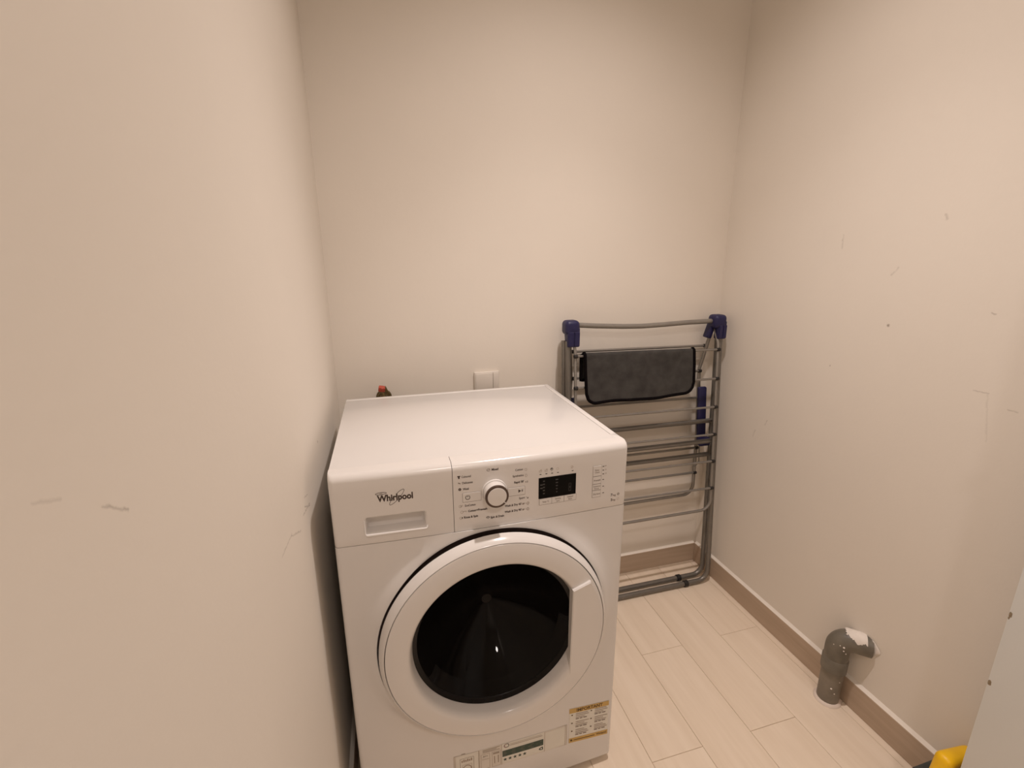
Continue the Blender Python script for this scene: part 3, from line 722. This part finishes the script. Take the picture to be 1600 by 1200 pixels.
b = MB(); mk = Matrix.Translation((.0965, YB-.052, .8655)) @ Matrix.Rotation(radians(12), 4, 'Y') @ Matrix.Rotation(radians(18), 4, 'X')
b.box((-.0105, -.008, -.0085), (.0095, .008, .0075), M_redtap, .003, 2, mk); b.box((-.003, -.0095, -.006), (.003, .0095, .006), M_redtap, .001, 1, mk)
b.build('tap_handle', tap, (.0965, YB-.052, .8655))
b = MB(); mk2 = Matrix.Translation((.1075, YB-.050, .862)) @ Matrix.Rotation(radians(-22), 4, 'Y'); b.box((-.003, -.007, -.011), (.004, .007, .009), M_brass, .001, 1, mk2); b.build('handle_stem', tap, (.1075, YB-.05, .862))

# ------------------------------------------------------------------ wall switch plate
sw = empty('wall_switch', (.4345, YB, .842), 'square white switch plate on the back wall, half hidden behind the washing machine top', 'switch')
b = MB(); b.box((.3915, YB-.0095, .802), (.4755, YB, .8862), M_socket, .0022, 3); plate = b.build('switch_plate', sw, (.4335, YB, .844))
b = MB(); b.box((.3955, YB-.0118, .812), (.4535, YB-.007, .8815), M_socket, .0012, 2); b.build('rocker', plate, (.4245, YB, .844))
b = MB(); b.box((.4545, YB-.0110, .812), (.4725, YB-.007, .8815), M_socket, .0012, 2); b.build('indicator_insert', plate, (.4635, YB, .844))
b = MB(); b.box((.4537, YB-.0098, .811), (.4543, YB-.0065, .8825), M_seam); b.build('plate_joint', plate, (.454, YB, .844), smooth=0)

# ------------------------------------------------------------------ folding clothes rack
rack = empty('drying_rack', (1.0, .55, 0), 'folded grey metal clothes drying rack with navy plastic corners leaning on the back wall', 'drying rack')
def yA(z): return .515+.080*z
def yB(z): return .553+.058*z
XLA, XRA = .695, 1.285
def leg(name, yf, xl, xr, r, zt, zb=.012):
    pts = fillet([(xl, yf(zt), zt), (xl, yf(zb), zb), (xr, yf(zb), zb), (xr, yf(zt), zt)], .045, 8)
    b = MB(); b.tube(pts, r, M_metaldark, 12); o = b.build(name, rack, (1.0, yf(0), 0)); return o
lf = leg('leg_frame', yA, XLA, XRA, .0095, .985)
lb = leg('leg_frame', yB, XLA-.006, XRA+.004, .0095, .985)
for o_, yf, xs in ((lf, yA, (1.185, .80)), (lb, yB, (1.178, .80))):
    for x in xs:
        b = MB(); b.lathe([(.0098, -.009), (.0125, -.008), (.0125, .008), (.0098, .009), (.0098, -.009)], M_black, (x, yf(.012), .012), 'X', 14); b.build('rubber_foot', o_, (x, yf(.012), .012))
for z in (.655, .522):
    for yf, dz in ((yB, 0),):
        b = MB(); b.tube([(XLA-.015, yf(z)-.002, z+.004), (XRA, yf(z)-.002, z)], .0085, M_metaldark, 10); b.build('cross_bar', rack, (1.0, yf(z), z))
b = MB(); b.tube([(XLA-.015, yA(.585), .589), (XRA-.01, yA(.585), .585)], .0085, M_metaldark, 10); b.build('cross_bar', rack, (1.0, yA(.585), .585))
# top bar, slightly sagging
b = MB(); b.tube([(.725, .603, 1.036), (.80, .603, 1.030), (.90, .603, 1.0245), (.97, .603, 1.0225), (1.05, .603, 1.0245), (1.15, .603, 1.0285), (1.27, .603, 1.030)], .0085, M_metal, 12); b.build('top_bar', rack, (1.0, .603, 1.027))
# wing frames with their rungs
def wing(name, yf, xl, xr, ztop, zb, rungs, r, rr):
    pts = fillet([(xl, yf(ztop), ztop), (xl, yf(zb), zb), (xr, yf(zb), zb), (xr, yf(ztop), ztop)], .042, 8)
    if name == 'rear_wing':     # its arms bend outwards and forwards below the corner caps
        pts = fillet([(xl-.016, .610, .985), (xl+.006, yf(.845), .845), (xl-.004, yf(.60), .60), (xl-.012, yf(zb), zb), (xr+.014, yf(zb), zb), (xr+.006, yf(.60), .60), (xr-.012, yf(.845), .845), (xr-.002, .610, .985)], [.02, .1, .042, .042, .1, .02], 8)
    else: pts = [Vector((xl, .604, 1.0))] + pts + [Vector((xr, .604, 1.0))]
    b = MB(); b.tube(pts, r, M_metal, 10); w = b.build(name, rack, (1.0, yf(zb), zb))
    for z in rungs:
        if name == 'rear_wing':
            k = -.006 if z > .9 else -.012 if z > .8 else -.012+(.845-z)/.245*.018 if z > .6 else .006+(.60-z)/.27*.008
            xl, xr = .724-k, 1.260+k
        b = MB(); b.tube([(xl, yf(z)-.003, z+.006), (xr, yf(z)-.003, z)], rr, M_metal, 8); ru = b.build('rung', w, (1.0, yf(z), z))
        for x in (xl, xr):
            b = MB(); b.lathe([(.0001, -.006), (.0062, -.006), (.0068, 0), (.0062, .006), (.0001, .006)], M_black, (x, yf(z)-.004, z+(.006 if x == xl else 0)), 'X', 10)
            b.build('rung_cap', w, (x, yf(z), z))
    return w
def yW2(z): return .500+.084*z
wing('front_wing', yW2, .7165, 1.270, .952, .318, (.930, .824, .719, .615, .511, .405), .0052, .0042)
def yW1(z): return .6405 if z < .90 else .6405-(z-.90)*.20
wing('rear_wing', yW1, .724, 1.260, .845, .325, (.936, .839, .734, .630, .527, .420), .0062, .0046)
# corner caps: a rounded head with two sockets
def corner_cap(x0, x1, sgn):
    b = MB()
    b.box((x0, .577, 1.004), (x1, .628, 1.053), M_blue, .014, 4)
    b.box((x0+(.006 if sgn > 0 else .016), .5785, .966), (x1-.001, .604, 1.030), M_blue, .004, 2)
    xm = (x0+x1)/2-(.004 if sgn > 0 else .009); mk = Matrix.Translation((xm, .616, 1.025)) @ Matrix.Rotation(radians(17 if sgn < 0 else -6), 4, 'Y')
    b.box((-.011, -.012, -.060), (.011, .013, .005), M_blue, .004, 2, mk)
    c = b.build('corner_cap', rack, ((x0+x1)/2, .60, 1.03), smooth=40)
    b = MB()
    for k in (0, 1):
        b = MB(); xo = x0 if sgn > 0 else x0+.010; wd = .0175 if sgn > 0 else .013; b.box((xo+.009+(wd+.003)*k, .5755, .970), (xo+.009+wd+(wd+.003)*k, .579, 1.016), M_blue, .001, 1); b.build('socket_rib', c, ((x0+x1)/2, .577, 1.0))
corner_cap(.683, .733, 1); corner_cap(1.250, 1.300, -1)
# blue hinge brackets between the frames
for x0, x1 in ((1.228, 1.264), (.706, .738)):
    lean = Matrix.Translation((0, 0, .675)) @ Matrix.Shear('XY', 4, (0, 0)) @ Matrix(((1, 0, -.085 if x0 > 1 else 0, .004 if x0 > 1 else 0), (0, 1, 0, 0), (0, 0, 1, 0), (0, 0, 0, 1)))
    b = MB(); b.box((x0, .598, -.110), (x1, .612, .111), M_blue, .006, 3, lean); br = b.build('side_bracket', rack, ((x0+x1)/2, .605, .675), smooth=40)
    b = MB(); b.box((x0+.012, .580, .556), (x1+.020, .606, .588), M_blue, .004, 2); b.build('bracket_foot', br, ((x0+x1)/2, .59, .57))
    b = MB(); b.tube(fillet([(x0+.020, .597, .560), (x0+.026, .597, .485), (x0+.010, .597, .468), (x0, .597, .470)], .012, 5), .0022, M_metal, 6); b.build('locking_wire', br, (x0, .597, .5))

# ------------------------------------------------------------------ towel over the front wing's top rung
def towel():
    e = empty('cleaning_cloth', (.955, yW2(.93), .936), 'charcoal cloth with black hem hanging over the upper rungs of the drying rack', 'cloth')
    zr, yr = .938, yW2(.930)-.003
    xa, xb = .747, 1.163
    nx, nf, nb = 40, 26, 20
    Rr = .0075
    def pt(u, s):            # u 0..1 across, s: <0 back side, >0 front side, metres along the cloth
        x = xa+(xb-xa)*u; zt = zr-.018*u*0.35+Rr
        wv = .0022*sin(9*u+1)+.0016*sin(23*u+14*abs(s))
        if abs(s) < Rr*pi/2:
            a = s/Rr; return Vector((x, yr-Rr*sin(a), zt-Rr+Rr*cos(a)))
        t = abs(s)-Rr*pi/2
        if s > 0:
            x2 = x + (.006*(t/.17) if u < .5 else -.002*(t/.17)) * abs(u-.5)*2
            return Vector((x2, yr-Rr-.004*(t/.17)+wv*min(1, t/.05)-.092*t, zt-Rr-t*.996))
        return Vector((x-.006*(1-u), yr+Rr+.004-wv*.6*min(1, t/.04), zt-Rr-t))
    LF, LB = .176, .098
    ss = [-(LB)+k*(LB/nb) for k in range(nb)] + [k*(LF/nf) for k in range(nf+1)]
    def trim(u, s):        # rounded lower corners on the front flap, rising to the right
        lim = LF-.004*sin(pi*u*2.3)-.016*u
        r = .035; du = min(u, 1-u)*(xb-xa)
        if du < r: lim -= r-sqrt(max(0, r*r-(r-du)**2))
        return min(s, lim)
    grid = []
    us = sorted(set([0, .012, .03, .05, .07, .09, .91, .93, .95, .97, .988, 1] + [k/nx for k in range(nx+1)]))
    th = .0022
    for s in ss:
        grid.append([pt(u, trim(u, s) if s > 0 else s) for u in us])
    N = len(us); R_ = len(ss)
    vs = [p for row in grid for p in row]; fs = [(i*N+j, i*N+j+1, (i+1)*N+j+1, (i+1)*N+j) for i in range(R_-1) for j in range(N-1)]
    me = MB(); me.add(vs, fs, M_cloth); o = me.build('cloth_sheet', e, (.955, yr, .94), smooth=80)
    md = o.modifiers.new('thickness', 'SOLIDIFY'); md.thickness = th; md.offset = 0
    edge_pts = [grid[i][0] for i in range(R_)] + [grid[-1][j] for j in range(1, N)] + [grid[i][N-1] for i in range(R_-2, -1, -1)] + [grid[0][j] for j in range(N-2, 0, -1)]
    # drop coincident points
    out = [edge_pts[0]]
    for p in edge_pts[1:]:
        if (p-out[-1]).length > .0035: out.append(p)
    h = MB(); h.tube(out, .0056, M_hem, 8, closed=True); h.build('cloth_hem', e, (.955, yr, .94), smooth=60)
towel()

# ------------------------------------------------------------------ grey waste pipe by the right wall
PX, PY = 1.2845, -.0155
pipe = empty('waste_pipe', (PX, PY, 0), 'grey plastic elbow pipe rising from the floor and bending into the right wall', 'pipe')
b = MB(); b.tube([(PX, PY, 0), (PX, PY, .06), (PX, PY, .15)], .0275, M_pvc, 28); b.build('riser', pipe, (PX, PY, 0), smooth=40)
dirv = Vector((.73, -.683, 0)).normalized()
end = Vector((PX, PY, .214))+dirv*.072
ep = fillet([(PX, PY, .112), (PX, PY, .150), (PX, PY, .214), tuple(end)], [0, .042], 12)
b = MB(); b.tube(ep, .0295, M_pvcdark, 28)
b.lathe([(.0295, .108), (.0318, .110), (.0318, .148), (.0295, .151)], M_pvcdark, (PX, PY, 0), 'Z', 28)
elbow = b.build('elbow', pipe, (PX, PY, .15), smooth=40)
b = MB(); b.lathe([(.0272, .0004), (.0350, .0004), (.0340, .003), (.0300, .0065), (.0272, .0075)], M_sealant, (PX, PY, 0), 'Z', 36); b.build('sealant_ring', pipe, (PX, PY, 0))
# ragged plaster left over the top of the elbow
vs = []; fs = []; n1, n2 = 18, 14; rnd = random.Random(7)
side = Vector((0, 0, 1)).cross(dirv).normalized(); upv = Vector((0, 0, 1))
for i in range(n1+1):
    t = i/n1; c = Vector((PX, PY, .214))+dirv*(.012+.046*t)
    lo = -38-26*t+9*sin(7*t+1)+6*rnd.uniform(-1, 1); hi = 42+16*t+10*sin(5*t)+7*rnd.uniform(-1, 1)
    for j in range(n2+1):
        a = radians(lo+(hi-lo)*j/n2); jag = 1 if 0 < i < n1 else 0
        off = dirv*(rnd.uniform(-.004, .004) if i == 0 else 0)
        e_ = min(j, n2-j, i+1)/2.0
        vs.append(c+off+(upv*cos(a)+side*sin(a))*(.0297+.0011*min(1, e_)))
for i in range(n1):
    for j in range(n2):
        k = i*(n2+1)+j; fs.append((k, k+1, k+n2+2, k+n2+1))
b = MB(); b.add(vs, fs, M_plaster); b.build('plaster_residue', pipe, tuple(vs[0]), smooth=60)
# small plaster splashes
b = MB()
for ang, t, sz in ((80, .30, .0022), (110, .42, .0016), (95, .55, .003), (60, .10, .002), (130, .2, .0015)):
    p = ep[3+int(t*10)]; d = (ep[4+int(t*10)]-p).normalized(); s1 = d.cross(side).normalized()
    a = radians(ang); nrm = (-side*sin(a)*1.0 - s1*cos(a)*1.0).normalized(); c = p-side*0+nrm*.0296
    bm = bmesh.new(); bmesh.ops.create_icosphere(bm, subdivisions=1, radius=sz); b.bm(bm, M_plaster, Matrix.Translation(c))
for z, a, sz in ((.060, 225, .003), (.045, 245, .002), (.085, 262, .002)):
    bm = bmesh.new(); bmesh.ops.create_icosphere(bm, subdivisions=1, radius=sz); b.bm(bm, M_plaster, Matrix.Translation((PX+.027*cos(radians(a)), PY+.027*sin(radians(a)), z)))
b.build('plaster_splash', pipe, (PX, PY, .2))['kind'] = 'stuff'
# ring of plaster where it enters the wall
wc = Vector((XR-.001, PY+dirv.y/dirv.x*(XR-PX), .214))
b = MB(); ring = []
for k in range(40):
    a = 2*pi*k/40; rr_ = .036+.0035*sin(3*a)+.002*sin(7*a); ring.append((rr_*.98*cos(a), rr_*.84*sin(a)))
b.add([wc+Vector((0, y, z)) for y, z in ring]+[wc+Vector((-.0025, y*.9, z*.9)) for y, z in ring], [(k, (k+1) % 40, 40+(k+1) % 40, 40+k) for k in range(40)]+[list(range(40, 80))], M_plaster)
b.build('wall_plaster', pipe, tuple(wc), smooth=40)

# ------------------------------------------------------------------ yellow brush behind the door
br = empty('brush', (1.268, -.312, 0), 'yellow brush head on dark grey bristles, half hidden behind the pale grey door', 'brush')
mk = Matrix.Translation((1.2620, -.317, .147)) @ Matrix.Rotation(radians(9), 4, 'Y')
b = MB(); bm = bmesh.new(); bmesh.ops.create_cube(bm, size=1)
for v in bm.verts: v.co = Vector((v.co.x*.106, v.co.y*.034, v.co.z*.082))
bmesh.ops.bevel(bm, geom=[e for e in bm.edges], offset=.015, segments=5, profile=.55, affect='EDGES')
b.bm(bm, M_yellow, mk); hd = b.build('brush_head', br, (1.268, -.317, .142), smooth=60)
b = MB(); b.tube(fillet([mk @ Vector((-.0535, -.008, .012)), mk @ Vector((-.0535, -.008, -.0405)), mk @ Vector((.045, -.008, -.0415))], .016, 6), .0035, M_caulk, 8); b.build('head_rim', hd, (1.268, -.317, .122))
b = MB(); b.box((1.196, -.306, .060), (1.318, -.278, .122), M_bristle, .010, 3); b.build('brush_base', br, (1.25, -.29, .11), smooth=60)
b = MB()
for i in range(13):
    for j in range(3):
        x, y = 1.202+.0091*i, -.300+.008*j
        b.tube([(x, y, .064), (x-.001, y, .04), (x-.002, y, .001)], [.0042, .0048, .0052], M_bristle, 5)
b.build('bristles', br, (1.25, -.29, .05))['kind'] = 'stuff'
